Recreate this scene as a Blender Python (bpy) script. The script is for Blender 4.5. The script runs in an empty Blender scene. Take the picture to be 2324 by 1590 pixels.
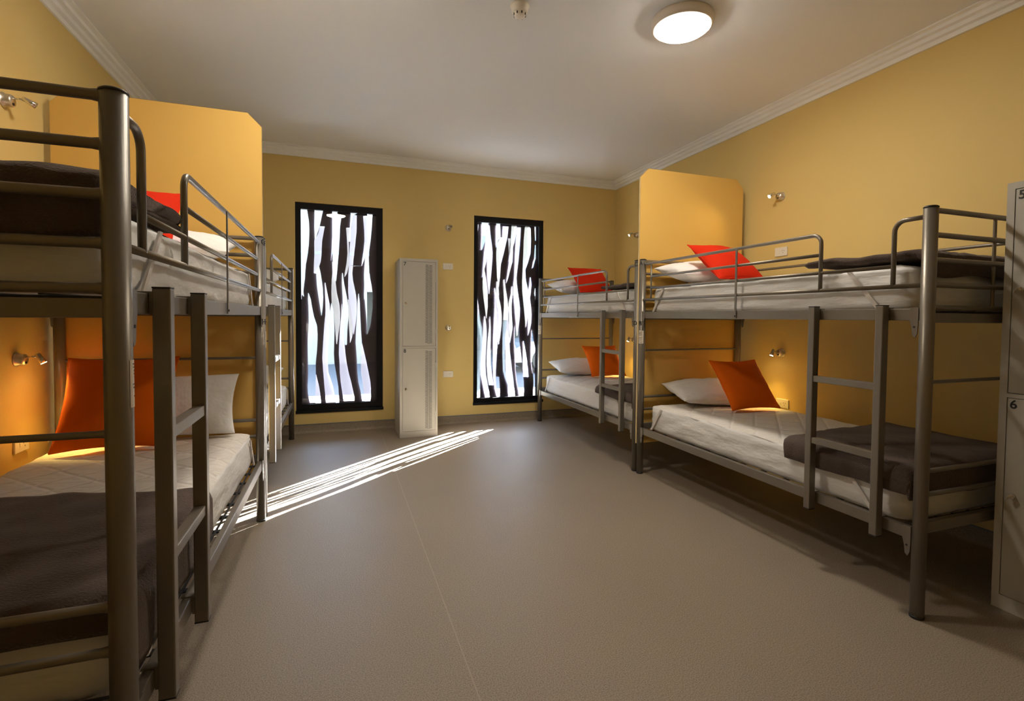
import bpy, bmesh, math, random
from mathutils import Vector, Matrix, noise

S = bpy.context.scene
COL = S.collection
PI = math.pi
rnd = random.Random(7)

# ------------------------------------------------------------------ camera
FPX, IMG_W = 1135.1, 2324.0
cam_d = bpy.data.cameras.new('camera')
cam_o = bpy.data.objects.new('camera', cam_d)
COL.objects.link(cam_o)
_yaw, _pit, _rol = .3403, -.0334, .0083
fw = Vector((math.sin(_yaw)*math.cos(_pit), math.cos(_yaw)*math.cos(_pit), math.sin(_pit)))
rt = Vector((math.cos(_yaw), -math.sin(_yaw), 0))
up = rt.cross(fw)
rt, up = (math.cos(_rol)*rt + math.sin(_rol)*up, -math.sin(_rol)*rt + math.cos(_rol)*up)
M4 = Matrix((rt, up, -fw)).transposed().to_4x4()
M4.translation = Vector((0, 0, 1.2227))
cam_o.matrix_world = M4
cam_d.sensor_fit = 'HORIZONTAL'
cam_d.sensor_width = 36.0
cam_d.lens = FPX/IMG_W*36.0
cam_d.shift_x = -6.26/IMG_W
cam_d.shift_y = -37.66/IMG_W
cam_d.clip_start = .02
S.camera = cam_o

# ------------------------------------------------------------------ exposure, sky, sun
S.view_settings.view_transform = 'Standard'
S.view_settings.look = 'None'
S.view_settings.gamma = 1
S.view_settings.use_curve_mapping = False
S.view_settings.exposure = 0.78

SUN_AZ = Vector((.74, .675))          # horizontal direction towards the sun
SUN_EL = math.radians(23.7)
w = bpy.data.worlds.new('sky')
S.world = w
w.use_nodes = True
nt = w.node_tree
nt.nodes.clear()
sky = nt.nodes.new('ShaderNodeTexSky')
sky.sky_type = 'NISHITA'
sky.sun_disc = False
sky.sun_elevation = SUN_EL
sky.sun_rotation = math.atan2(SUN_AZ.x, SUN_AZ.y)
bg = nt.nodes.new('ShaderNodeBackground')
bg.inputs['Strength'].default_value = 1.9
wo = nt.nodes.new('ShaderNodeOutputWorld')
nt.links.new(sky.outputs[0], bg.inputs[0])
nt.links.new(bg.outputs[0], wo.inputs[0])

sun_d = bpy.data.lights.new('sun', 'SUN')
sun_d.energy = 190.0
sun_d.angle = math.radians(.3)
sun_d.color = (.95, .98, 1.0)
sun_o = bpy.data.objects.new('sun', sun_d)
COL.objects.link(sun_o)
sd = Vector((SUN_AZ.x*math.cos(SUN_EL), SUN_AZ.y*math.cos(SUN_EL), math.sin(SUN_EL)))
sun_o.rotation_euler = sd.to_track_quat('Z', 'Y').to_euler()
sun_o.location = (6, 16, 8)
LAMP_POWER = 61.0                     # ceiling light emission
READ_POWER = 4.5                      # reading lamps, watts of each spot

# ------------------------------------------------------------------ materials
def mat(name, col, rough=.5, metal=0., spec=.5, noise_amt=0., noise_scale=20., bump=0., bump_scale=80., stretch=None, coat=0., bump_dist=.01):
    m = bpy.data.materials.new(name)
    m.use_nodes = True
    t = m.node_tree
    b = t.nodes['Principled BSDF']
    b.inputs['Base Color'].default_value = (*col, 1)
    b.inputs['Roughness'].default_value = rough
    b.inputs['Metallic'].default_value = metal
    b.inputs['Specular IOR Level'].default_value = spec
    b.inputs['Coat Weight'].default_value = coat
    if noise_amt or bump:
        tc = t.nodes.new('ShaderNodeTexCoord')
        src = tc.outputs['Object']
        if stretch:
            mp = t.nodes.new('ShaderNodeMapping')
            mp.inputs['Scale'].default_value = stretch
            t.links.new(src, mp.inputs[0])
            src = mp.outputs[0]
    if noise_amt:
        n = t.nodes.new('ShaderNodeTexNoise')
        n.inputs['Scale'].default_value = noise_scale
        n.inputs['Detail'].default_value = 4
        t.links.new(src, n.inputs['Vector'])
        mx = t.nodes.new('ShaderNodeMix')
        mx.data_type = 'RGBA'
        mx.inputs[6].default_value = (*[c*(1-noise_amt) for c in col], 1)
        mx.inputs[7].default_value = (*[min(1, c*(1+noise_amt)) for c in col], 1)
        t.links.new(n.outputs[0], mx.inputs[0])
        t.links.new(mx.outputs[2], b.inputs['Base Color'])
    if bump:
        n2 = t.nodes.new('ShaderNodeTexNoise')
        n2.inputs['Scale'].default_value = bump_scale
        n2.inputs['Detail'].default_value = 3
        t.links.new(src, n2.inputs['Vector'])
        bp = t.nodes.new('ShaderNodeBump')
        bp.inputs['Strength'].default_value = bump
        bp.inputs['Distance'].default_value = bump_dist
        t.links.new(n2.outputs[0], bp.inputs['Height'])
        t.links.new(bp.outputs[0], b.inputs['Normal'])
    return m

def emit(name, col, power):
    m = bpy.data.materials.new(name)
    m.use_nodes = True
    t = m.node_tree
    t.nodes.clear()
    e = t.nodes.new('ShaderNodeEmission')
    e.inputs[0].default_value = (*col, 1)
    e.inputs[1].default_value = power
    o = t.nodes.new('ShaderNodeOutputMaterial')
    t.links.new(e.outputs[0], o.inputs[0])
    return m

def srgb(r, g, b):
    f = lambda c: (c/255/12.92) if c/255 <= .04045 else ((c/255+.055)/1.055)**2.4
    return (f(r), f(g), f(b))

M = {}
M['wall'] = mat('yellow_wall_paint', srgb(224, 197, 128), .62, spec=.25, noise_amt=.015, noise_scale=3, bump=.04, bump_scale=160)
M['panel'] = mat('yellow_laminate', srgb(232, 190, 104), .5, spec=.3, noise_amt=.012, noise_scale=4)
M['panel_edge'] = mat('cream_edging', srgb(236, 214, 160), .5)
M['ceiling'] = mat('ceiling_paint', srgb(238, 240, 242), .8, spec=.15, noise_amt=.01, noise_scale=2)
M['cornice'] = mat('cornice_paint', srgb(246, 247, 246), .5, spec=.3)
M['metal'] = mat('taupe_powder_coat', srgb(128, 121, 110), .36, metal=.45, noise_amt=.03, noise_scale=200)
M['black'] = mat('black_plastic', (.012, .011, .011), .45)
M['frame'] = mat('black_aluminium', (.006, .006, .007), .5, spec=.2)
M['sheet'] = mat('white_sheet', srgb(232, 231, 229), .8, spec=.2, bump=.7, bump_scale=4, stretch=(1.2, 1.2, 4.0), bump_dist=.018)
M['pillow'] = mat('white_pillowcase', srgb(240, 239, 238), .8, spec=.2, bump=.8, bump_scale=9, bump_dist=.02)
M['strap'] = mat('white_elastic', srgb(222, 216, 210), .8)
M['cushion_o'] = mat('orange_cotton', srgb(240, 110, 16), .85, spec=.15, bump=.12, bump_scale=240)
M['cushion_r'] = mat('red_orange_cotton', srgb(210, 44, 15), .85, spec=.15, bump=.12, bump_scale=240)
M['chrome'] = mat('chrome', (.75, .73, .70), .18, metal=1.)
M['satin'] = mat('satin_nickel', (.72, .66, .56), .32, metal=.9)
M['plastic'] = mat('white_plastic', srgb(236, 230, 216), .4)
M['slot'] = mat('dark_slot', (.02, .018, .016), .7)
M['locker'] = mat('grey_enamel', srgb(186, 182, 172), .42, spec=.4, noise_amt=.01, noise_scale=6)
M['sticker'] = mat('paper_sticker', srgb(226, 214, 196), .6)
M['ink'] = mat('black_ink', (.012, .012, .014), .5)
M['diffuser'] = emit('lamp_diffuser', (1.0, .90, .76), LAMP_POWER)
M['led'] = emit('lit_lens', (1.0, .86, .55), 30.)
M['led_off'] = mat('unlit_lens', (.25, .22, .16), .2)
M['rim'] = mat('lamp_rim', srgb(236, 226, 212), .45)
M['wire'] = mat('base_wire', (.05, .048, .045), .45, metal=.6)
M['cap_strip'] = mat('grey_cap_strip', srgb(120, 118, 116), .45)

def floor_mat(name, seam):
    m = bpy.data.materials.new(name)
    m.use_nodes = True
    t = m.node_tree
    b = t.nodes['Principled BSDF']
    b.inputs['Roughness'].default_value = .48
    b.inputs['Specular IOR Level'].default_value = .35
    tc = t.nodes.new('ShaderNodeTexCoord')
    n = t.nodes.new('ShaderNodeTexNoise')
    n.inputs['Scale'].default_value = 230
    n.inputs['Detail'].default_value = 2
    n.inputs['Roughness'].default_value = .7
    t.links.new(tc.outputs['Object'], n.inputs['Vector'])
    r = t.nodes.new('ShaderNodeValToRGB')
    e = r.color_ramp.elements
    e[0].position = .36
    e[0].color = (*srgb(118, 108, 97), 1)
    e[1].position = .62
    e[1].color = (*srgb(166, 152, 134), 1)
    k = e.new(.5)
    k.color = (*srgb(149, 135, 117), 1)
    t.links.new(n.outputs[0], r.inputs[0])
    n2 = t.nodes.new('ShaderNodeTexNoise')
    n2.inputs['Scale'].default_value = 1.9
    t.links.new(tc.outputs['Object'], n2.inputs['Vector'])
    mr = t.nodes.new('ShaderNodeMapRange')
    mr.inputs[3].default_value = .93
    mr.inputs[4].default_value = 1.05
    t.links.new(n2.outputs[0], mr.inputs[0])
    mul = t.nodes.new('ShaderNodeMix')
    mul.data_type = 'RGBA'
    mul.blend_type = 'MULTIPLY'
    mul.inputs[0].default_value = 1
    t.links.new(r.outputs[0], mul.inputs[6])
    t.links.new(mr.outputs[0], mul.inputs[7])
    out = mul.outputs[2]
    if seam:                                   # welded seams between the vinyl sheets
        sx = t.nodes.new('ShaderNodeSeparateXYZ')
        t.links.new(tc.outputs['Object'], sx.inputs[0])
        cmp_ = t.nodes.new('ShaderNodeMath')
        cmp_.operation = 'COMPARE'
        cmp_.inputs[1].default_value = .425
        cmp_.inputs[2].default_value = .0022
        t.links.new(sx.outputs[0], cmp_.inputs[0])
        ms = t.nodes.new('ShaderNodeMix')
        ms.data_type = 'RGBA'
        ms.inputs[7].default_value = (*srgb(164, 149, 130), 1)
        t.links.new(cmp_.outputs[0], ms.inputs[0])
        t.links.new(out, ms.inputs[6])
        out = ms.outputs[2]
    t.links.new(out, b.inputs['Base Color'])
    bp = t.nodes.new('ShaderNodeBump')
    bp.inputs['Strength'].default_value = .008
    t.links.new(n.outputs[0], bp.inputs['Height'])
    t.links.new(bp.outputs[0], b.inputs['Normal'])
    return m
M['floor'] = floor_mat('speckled_vinyl', True)
M['cove'] = floor_mat('speckled_vinyl_cove', False)

def quilt_mat():
    m = mat('quilted_cotton', srgb(231, 226, 219), .85, spec=.2)
    t = m.node_tree
    b = t.nodes['Principled BSDF']
    tc = t.nodes.new('ShaderNodeTexCoord')
    sx = t.nodes.new('ShaderNodeSeparateXYZ')
    t.links.new(tc.outputs['Object'], sx.inputs[0])
    def mth(op, a, bb=None, v=None):
        k = t.nodes.new('ShaderNodeMath')
        k.operation = op
        t.links.new(a, k.inputs[0])
        if bb is not None:
            t.links.new(bb, k.inputs[1])
        elif v is not None:
            k.inputs[1].default_value = v
        return k.outputs[0]
    def stitch(op):
        d = mth('MULTIPLY', mth(op, sx.outputs[0], sx.outputs[1]), v=5.2)
        f = mth('FRACT', d)
        return mth('MINIMUM', mth('MULTIPLY', mth('ABSOLUTE', mth('SUBTRACT', f, v=.5)), v=9.), v=1.)
    h = mth('MINIMUM', stitch('ADD'), stitch('SUBTRACT'))
    n = t.nodes.new('ShaderNodeTexNoise')
    n.inputs['Scale'].default_value = 18
    mp = t.nodes.new('ShaderNodeMapping')
    mp.inputs['Rotation'].default_value = (0, 0, .7)
    mp.inputs['Scale'].default_value = (.5, 2.4, 1)
    t.links.new(tc.outputs['Object'], mp.inputs[0])
    t.links.new(mp.outputs[0], n.inputs['Vector'])
    hh = mth('ADD', mth('MULTIPLY', h, v=.6), n.outputs[0])
    bp = t.nodes.new('ShaderNodeBump')
    bp.inputs['Strength'].default_value = .55
    bp.inputs['Distance'].default_value = .014
    t.links.new(hh, bp.inputs['Height'])
    t.links.new(bp.outputs[0], b.inputs['Normal'])
    return m
M['quilt'] = quilt_mat()

def fleece_mat():
    m = mat('charcoal_fleece', srgb(88, 76, 70), .95, spec=.05, noise_amt=.45, noise_scale=7, bump=.5, bump_scale=170)
    b = m.node_tree.nodes['Principled BSDF']
    b.inputs['Sheen Weight'].default_value = .25
    b.inputs['Sheen Roughness'].default_value = .45
    b.inputs['Sheen Tint'].default_value = (.8, .72, .66, 1)
    return m
M['fleece'] = fleece_mat()

def glass_mat():
    m = bpy.data.materials.new('window_glass')
    m.use_nodes = True
    t = m.node_tree
    t.nodes.clear()
    tr = t.nodes.new('ShaderNodeBsdfTransparent')
    tr.inputs[0].default_value = (.95, .97, .96, 1)
    gl = t.nodes.new('ShaderNodeBsdfGlossy')
    gl.inputs['Roughness'].default_value = .0
    fr = t.nodes.new('ShaderNodeFresnel')
    fr.inputs[0].default_value = 1.5
    mx = t.nodes.new('ShaderNodeMixShader')
    o = t.nodes.new('ShaderNodeOutputMaterial')
    t.links.new(fr.outputs[0], mx.inputs[0])
    t.links.new(tr.outputs[0], mx.inputs[1])
    t.links.new(gl.outputs[0], mx.inputs[2])
    t.links.new(mx.outputs[0], o.inputs[0])
    return m
M['glass'] = glass_mat()

def film_mat(name, col, diff, trans, clear):
    m = bpy.data.materials.new(name)
    m.use_nodes = True
    t = m.node_tree
    t.nodes.clear()
    o = t.nodes.new('ShaderNodeOutputMaterial')
    a = t.nodes.new('ShaderNodeBsdfDiffuse')
    a.inputs[0].default_value = (*[c*diff for c in col], 1)
    b = t.nodes.new('ShaderNodeBsdfTranslucent')
    b.inputs[0].default_value = (*[c*trans for c in col], 1)
    s = t.nodes.new('ShaderNodeAddShader')
    t.links.new(a.outputs[0], s.inputs[0])
    t.links.new(b.outputs[0], s.inputs[1])
    tr = t.nodes.new('ShaderNodeBsdfTransparent')
    tr.inputs[0].default_value = (*col, 1)
    mx = t.nodes.new('ShaderNodeMixShader')
    mx.inputs[0].default_value = clear
    t.links.new(s.outputs[0], mx.inputs[1])
    t.links.new(tr.outputs[0], mx.inputs[2])
    t.links.new(mx.outputs[0], o.inputs[0])
    return m
M['mask_w'] = film_mat('white_sun_mask', (.95, .97, .94), .3, .010, .0)  # added over clear glass to block the sun, white like the facade behind
M['film_l'] = film_mat('lilac_film', (.84, .79, .92), .3, .0125, .0)
M['film_p'] = film_mat('pale_lilac_film', (.88, .84, .95), .3, .0070, .28)
M['mask_t'] = film_mat('smoky_sun_mask', (.36, .44, .48), .3, .004, .05)  # added over clear glass to hold back sun, dark like the garage behind
M['film_g'] = film_mat('grey_film', (.66, .66, .68), .3, .0105, .0)
M['film_v'] = film_mat('violet_film', (.12, .11, .17), .5, .3, .03)
M['film_d'] = mat('dark_film', srgb(58, 50, 60), .5, spec=.3)

# ------------------------------------------------------------------ mesh helpers
class MB:
    """collects geometry for ONE mesh object"""
    def __init__(self):
        self.v, self.f, self.sm = [], [], []
    def add(self, vs, fs, smooth=False):
        o = len(self.v)
        self.v += [tuple(p) for p in vs]
        self.f += [tuple(i+o for i in f) for f in fs]
        self.sm += [smooth]*len(fs)
        return self
    def box(self, x0, x1, y0, y1, z0, z1, bev=0.):
        if bev <= 0:
            vs = [(x, y, z) for z in (z0, z1) for y in (y0, y1) for x in (x0, x1)]
            return self.add(vs, [(0, 2, 3, 1), (4, 5, 7, 6), (0, 1, 5, 4), (2, 6, 7, 3), (0, 4, 6, 2), (1, 3, 7, 5)])
        bm = bmesh.new()
        bmesh.ops.create_cube(bm, size=1)
        for p in bm.verts:
            p.co = Vector(((x0+x1)/2+p.co.x*(x1-x0), (y0+y1)/2+p.co.y*(y1-y0), (z0+z1)/2+p.co.z*(z1-z0)))
        bmesh.ops.bevel(bm, geom=bm.edges[:], offset=bev, segments=2, affect='EDGES', profile=.6)
        return self.bm(bm)
    def bm(self, bm, smooth=False):
        bm.verts.index_update()
        self.add([p.co[:] for p in bm.verts], [[q.index for q in f.verts] for f in bm.faces], smooth)
        bm.free()
        return self
    def tube(self, pts, r, n=14, caps=True):
        pts = [Vector(p) for p in pts]
        rings = []
        up0 = None
        for i, p in enumerate(pts):
            d = (pts[min(i+1, len(pts)-1)]-pts[max(i-1, 0)]).normalized()
            if up0 is None:
                up0 = d.orthogonal().normalized()
            up0 = (up0-d*up0.dot(d)).normalized()
            s = d.cross(up0)
            rr = r[i] if isinstance(r, (list, tuple)) else r
            rings.append([p+(up0*math.cos(2*PI*k/n)+s*math.sin(2*PI*k/n))*rr for k in range(n)])
        vs = [q for g in rings for q in g]
        fs = [(i*n+k, i*n+(k+1) % n, (i+1)*n+(k+1) % n, (i+1)*n+k) for i in range(len(rings)-1) for k in range(n)]
        self.add(vs, fs, True)
        if caps:
            self.add(rings[0], [tuple(range(n))[::-1]])
            self.add(rings[-1], [tuple(range(n))])
        return self
    def lathe(self, prof, n=24, at=(0, 0, 0)):
        vs = [(at[0]+r*math.cos(2*PI*k/n), at[1]+r*math.sin(2*PI*k/n), at[2]+z) for r, z in prof for k in range(n)]
        fs = [(i*n+k, i*n+(k+1) % n, (i+1)*n+(k+1) % n, (i+1)*n+k) for i in range(len(prof)-1) for k in range(n)]
        return self.add(vs, fs, True)
    def xf(self, m):
        self.v = [tuple(m @ Vector(p)) for p in self.v]
        return self
    def build(self, name, material, parent=None, recalc=True):
        me = bpy.data.meshes.new(name)
        me.from_pydata(self.v, [], self.f)
        me.polygons.foreach_set('use_smooth', self.sm)
        if recalc:
            bm = bmesh.new()
            bm.from_mesh(me)
            bmesh.ops.remove_doubles(bm, verts=bm.verts, dist=1e-6)
            bmesh.ops.recalc_face_normals(bm, faces=bm.faces)
            bm.to_mesh(me)
            bm.free()
        me.materials.append(material)
        o = bpy.data.objects.new(name, me)
        COL.objects.link(o)
        if parent is not None:
            o.parent = parent
        return o

def thing(name, label, cat, loc=(0, 0, 0), rz=0., group=None):
    o = bpy.data.objects.new(name, None)
    COL.objects.link(o)
    o.empty_display_size = .1
    o.location = loc
    o.rotation_euler = (0, 0, rz)
    o['label'] = label
    o['category'] = cat
    if group:
        o['group'] = group
    return o

def tag(o, label, cat, group=None):
    o['label'] = label
    o['category'] = cat
    if group:
        o['group'] = group
    return o

def struct(o, label=None):
    o['kind'] = 'structure'
    if label:
        o['label'] = label
    return o

def text_mb(body, size, depth=.0006):
    cu = bpy.data.curves.new('lettering', 'FONT')
    cu.body = body
    cu.size = size
    cu.extrude = depth
    cu.offset = size*.018          # a bolder face, like the printed numbers
    cu.align_x = 'CENTER'
    cu.align_y = 'CENTER'
    o = bpy.data.objects.new('lettering', cu)
    COL.objects.link(o)
    dg = bpy.context.evaluated_depsgraph_get()
    me = bpy.data.meshes.new_from_object(o.evaluated_get(dg))
    mb = MB()
    mb.add([p.co[:] for p in me.vertices], [tuple(p.vertices) for p in me.polygons])
    bpy.data.objects.remove(o)
    bpy.data.curves.remove(cu)
    bpy.data.meshes.remove(me)
    return mb

def arc(c, r, a0, a1, ax, ay, n=7):
    c, ax, ay = Vector(c), Vector(ax), Vector(ay)
    return [c+ax*r*math.cos(a0+(a1-a0)*k/n)+ay*r*math.sin(a0+(a1-a0)*k/n) for k in range(n+1)]

# ------------------------------------------------------------------ room shell
XW, XE, YN, YS, HC = -1.446, 3.313, 5.58, -1.45, 2.92
T = .16
W1 = (-.407, .460, .215, 2.380)
W2 = (1.472, 2.337, .208, 2.382)

mb = MB()
mb.add([(XW, YS, 0), (XE, YS, 0), (XE, YN, 0), (XW, YN, 0), (XW, YS, -.05), (XE, YS, -.05), (XE, YN, -.05), (XW, YN, -.05)],
       [(0, 1, 2, 3), (7, 6, 5, 4), (0, 4, 5, 1), (1, 5, 6, 2), (2, 6, 7, 3), (3, 7, 4, 0)])
struct(mb.build('floor', M['floor']))
struct(MB().box(XW-T, XE+T, YS-T, YN+T, HC, HC+.1).build('ceiling', M['ceiling']))
struct(MB().box(XW-T, XW, YS-T, YN+T, 0, HC).build('wall_left', M['wall']))
struct(MB().box(XE, XE+T, YS-T, YN+T, 0, HC).build('wall_right', M['wall']))
struct(MB().box(XW, XE, YS-T, YS, 0, HC).build('wall_front', M['wall']))
mb = MB()
xs = [XW, W1[0], W1[1], W2[0], W2[1], XE]
mb.box(xs[0], xs[1], YN, YN+T, 0, HC)
mb.box(xs[2], xs[3], YN, YN+T, 0, HC)
mb.box(xs[4], xs[5], YN, YN+T, 0, HC)
for a in (W1, W2):
    mb.box(a[0], a[1], YN, YN+T, 0, a[2])
    mb.box(a[0], a[1], YN, YN+T, a[3], HC)
struct(mb.build('wall_back', M['wall'], recalc=False))

# stepped plaster cornice, one length per wall
def cornice(name, p0, p1, nrm):
    prof = [(0, -.086), (.014, -.086), (.017, -.062), (.038, -.057), (.042, -.035), (.064, -.030), (.068, -.012), (.095, -.008), (.095, 0)]
    p0, p1, nrm = Vector(p0), Vector(p1), Vector(nrm)
    d = (p1-p0).normalized()
    vs = []
    for r, z in prof:                          # mitred ends
        vs.append(p0+nrm*r+d*r+Vector((0, 0, HC+z)))
    for r, z in prof:
        vs.append(p1+nrm*r-d*r+Vector((0, 0, HC+z)))
    n = len(prof)
    o = MB().add(vs, [(i, i+1, n+i+1, n+i) for i in range(n-1)]).build(name, M['cornice'])
    return struct(o)
cornice('trim_1', (XW, YN, 0), (XE, YN, 0), (0, -1, 0))
cornice('trim_2', (XE, YN, 0), (XE, YS, 0), (-1, 0, 0))
cornice('trim_3', (XW, YS, 0), (XW, YN, 0), (1, 0, 0))
cornice('trim_4', (XE, YS, 0), (XW, YS, 0), (0, 1, 0))

def baseboard(name, p0, p1, nrm):
    prof = [(.003, .088), (.003, .05)]+[(.003+.03*(1-math.cos(a)), .03-.03*math.sin(a)) for a in [PI/2*k/5 for k in range(6)]]
    prof = [(r, max(z, .0005)) for r, z in prof]
    p0, p1, nrm = Vector(p0), Vector(p1), Vector(nrm)
    vs = [q+nrm*r+Vector((0, 0, z)) for q in (p0, p1) for r, z in prof]
    n = len(prof)
    mb = MB().add(vs, [(i, i+1, n+i+1, n+i) for i in range(n-1)], True)
    o = struct(mb.build(name, M['cove']))
    pr = [(0, .096), (.006, .096), (.006, .086), (0, .086)]
    vs = [q+nrm*r+Vector((0, 0, z)) for q in (p0, p1) for r, z in pr]
    MB().add(vs, [(0, 1, 5, 4), (1, 2, 6, 5), (2, 3, 7, 6)]).build('cap_strip', M['cap_strip'], o)
    return o
baseboard('baseboard_back', (XW, YN, 0), (XE, YN, 0), (0, -1, 0))
baseboard('baseboard_right', (XE, YN, 0), (XE, YS, 0), (-1, 0, 0))
baseboard('baseboard_left', (XW, YS, 0), (XW, YN, 0), (1, 0, 0))
baseboard('baseboard_front', (XE, YS, 0), (XW, YS, 0), (0, 1, 0))

# ------------------------------------------------------------------ windows with printed film
# each light shape of the film or added sun mask: kind, then (height, left edge, right edge) down the glass
SHAPES_LEFT=[
('c',[(2.33,-0.364,-0.305),(2.2,-0.362,-0.306),(2.142,-0.363,-0.306),(1.782,-0.358,-0.308),(1.659,-0.368,-0.318)]),
('c',[(1.659,-0.368,-0.318),(1.607,-0.363,-0.32),(1.543,-0.362,-0.329),(1.47,-0.361,-0.337),(1.446,-0.355,-0.334),(1.417,-0.331,-0.329)]),
('p',[(1.47,-0.361,-0.352),(1.392,-0.355,-0.352)]),
('c',[(2.319,-0.305,-0.296),(2.193,-0.306,-0.278),(2.096,-0.307,-0.275),(1.95,-0.306,-0.282),(1.852,-0.306,-0.294),(1.778,-0.308,-0.305)]),
('c',[(2.335,-0.224,-0.155),(2.318,-0.224,-0.143),(2.151,-0.227,-0.176),(2.008,-0.223,-0.221)]),
('p',[(2.155,-0.174,-0.126),(2.079,-0.19,-0.14),(2.005,-0.228,-0.152),(1.857,-0.227,-0.159),(1.788,-0.231,-0.166),(1.664,-0.235,-0.208)]),
('c',[(1.788,-0.195,-0.193),(1.665,-0.211,-0.167),(1.613,-0.209,-0.16),(1.514,-0.202,-0.147),(1.415,-0.189,-0.143),(1.317,-0.175,-0.148),(1.222,-0.162,-0.159)]),
('c',[(2.333,-0.051,-0.001),(2.163,-0.052,0.007),(2.034,-0.052,0.021),(1.915,-0.05,0.014),(1.816,-0.048,0.006),(1.671,-0.032,-0.006),(1.586,-0.018,-0.015)]),
('c',[(2.282,-0.002,0.043),(2.165,0.007,0.026),(2.037,0.019,0.022)]),
('p',[(2.037,-0.054,-0.052),(1.913,-0.059,-0.05),(1.804,-0.067,-0.064)]),
('g',[(1.789,-0.053,-0.046),(1.671,-0.051,-0.032),(1.618,-0.058,-0.025),(1.469,-0.063,-0.009),(1.344,-0.059,0.017),(1.244,-0.04,0.025),(1.143,-0.031,0.023),(1.018,-0.022,0.004),(0.923,-0.013,-0.008)]),
('g',[(2.162,0.086,0.126),(2.021,0.097,0.114),(1.886,0.101,0.118),(1.772,0.089,0.117),(1.675,0.072,0.094),(1.636,0.07,0.072)]),
('c',[(2.319,0.134,0.201),(2.296,0.133,0.153),(2.173,0.126,0.14),(2.013,0.113,0.129)]),
('p',[(2.298,0.153,0.196),(2.125,0.138,0.193),(1.974,0.125,0.178),(1.823,0.118,0.161),(1.677,0.11,0.149),(1.598,0.107,0.156),(1.473,0.107,0.182),(1.372,0.114,0.194),(1.27,0.126,0.194),(1.169,0.14,0.186),(1.022,0.159,0.163)]),
('g',[(1.396,0.102,0.117),(1.22,0.107,0.136),(1.068,0.116,0.157),(0.992,0.121,0.145),(0.936,0.123,0.128)]),
('p',[(2.297,0.261,0.319),(2.134,0.273,0.326),(2.033,0.275,0.322),(1.931,0.265,0.297),(1.829,0.25,0.272),(1.757,0.242,0.246)]),
('c',[(2.318,0.302,0.359),(2.187,0.322,0.351),(2.045,0.322,0.339),(1.933,0.297,0.324),(1.856,0.28,0.319),(1.683,0.27,0.324),(1.629,0.27,0.333),(1.563,0.272,0.346),(1.456,0.269,0.36),(1.4,0.27,0.362)]),
('c',[(1.681,0.319,0.328),(1.563,0.292,0.341),(1.456,0.272,0.35),(1.324,0.282,0.36),(1.222,0.291,0.348),(1.119,0.298,0.335),(1.022,0.3,0.303)]),
('c',[(1.455,-0.29,-0.285),(1.393,-0.292,-0.265),(1.315,-0.288,-0.254),(1.216,-0.286,-0.236),(1.118,-0.287,-0.206),(1.019,-0.294,-0.2),(0.925,-0.297,-0.203),(0.823,-0.297,-0.21),(0.723,-0.295,-0.22),(0.604,-0.294,-0.22),(0.474,-0.301,-0.223),(0.4,-0.297,-0.223),(0.35,-0.288,-0.226),(0.302,-0.277,-0.226)]),
('p',[(0.603,-0.22,-0.216),(0.472,-0.223,-0.188),(0.372,-0.224,-0.175),(0.299,-0.224,-0.171)]),
('p',[(1.568,-0.128,-0.121),(1.466,-0.126,-0.103),(1.343,-0.122,-0.08),(1.243,-0.122,-0.076),(1.118,-0.134,-0.085),(0.923,-0.147,-0.093),(0.77,-0.155,-0.103),(0.62,-0.146,-0.094),(0.469,-0.135,-0.048),(0.367,-0.126,-0.032),(0.296,-0.119,-0.027)]),
('c',[(1.351,-0.064,-0.059),(1.268,-0.076,-0.043),(1.168,-0.081,-0.036),(1.068,-0.086,-0.033),(0.923,-0.093,-0.037),(0.819,-0.103,-0.04),(0.719,-0.103,-0.035),(0.603,-0.092,-0.017),(0.466,-0.057,0.004),(0.364,-0.032,0.009),(0.293,-0.022,0.012)]),
('c',[(1.678,0.046,0.052),(1.571,0.043,0.065),(1.421,0.05,0.093),(1.321,0.052,0.105),(1.22,0.054,0.108),(1.068,0.061,0.097),(0.922,0.07,0.092),(0.908,0.077,0.089)]),
('p',[(1.35,0.04,0.045),(1.219,0.035,0.054),(1.068,0.02,0.063),(0.922,0.014,0.068),(0.817,0.01,0.077),(0.716,0.017,0.089),(0.615,0.019,0.108),(0.512,0.028,0.134),(0.41,0.042,0.155),(0.358,0.049,0.165),(0.302,0.059,0.167)]),
('c',[(1.464,0.211,0.214),(1.373,0.203,0.225),(1.221,0.196,0.23),(1.068,0.186,0.237),(0.921,0.181,0.246),(0.922,0.183,0.244),(0.764,0.193,0.236),(0.611,0.199,0.236),(0.507,0.209,0.251),(0.404,0.231,0.265),(0.352,0.24,0.27),(0.295,0.25,0.272)]),
('p',[(0.922,0.244,0.249),(0.814,0.239,0.273),(0.712,0.236,0.295),(0.609,0.236,0.315),(0.504,0.251,0.334),(0.427,0.263,0.34),(0.349,0.27,0.339),(0.293,0.275,0.332)])]
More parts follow.
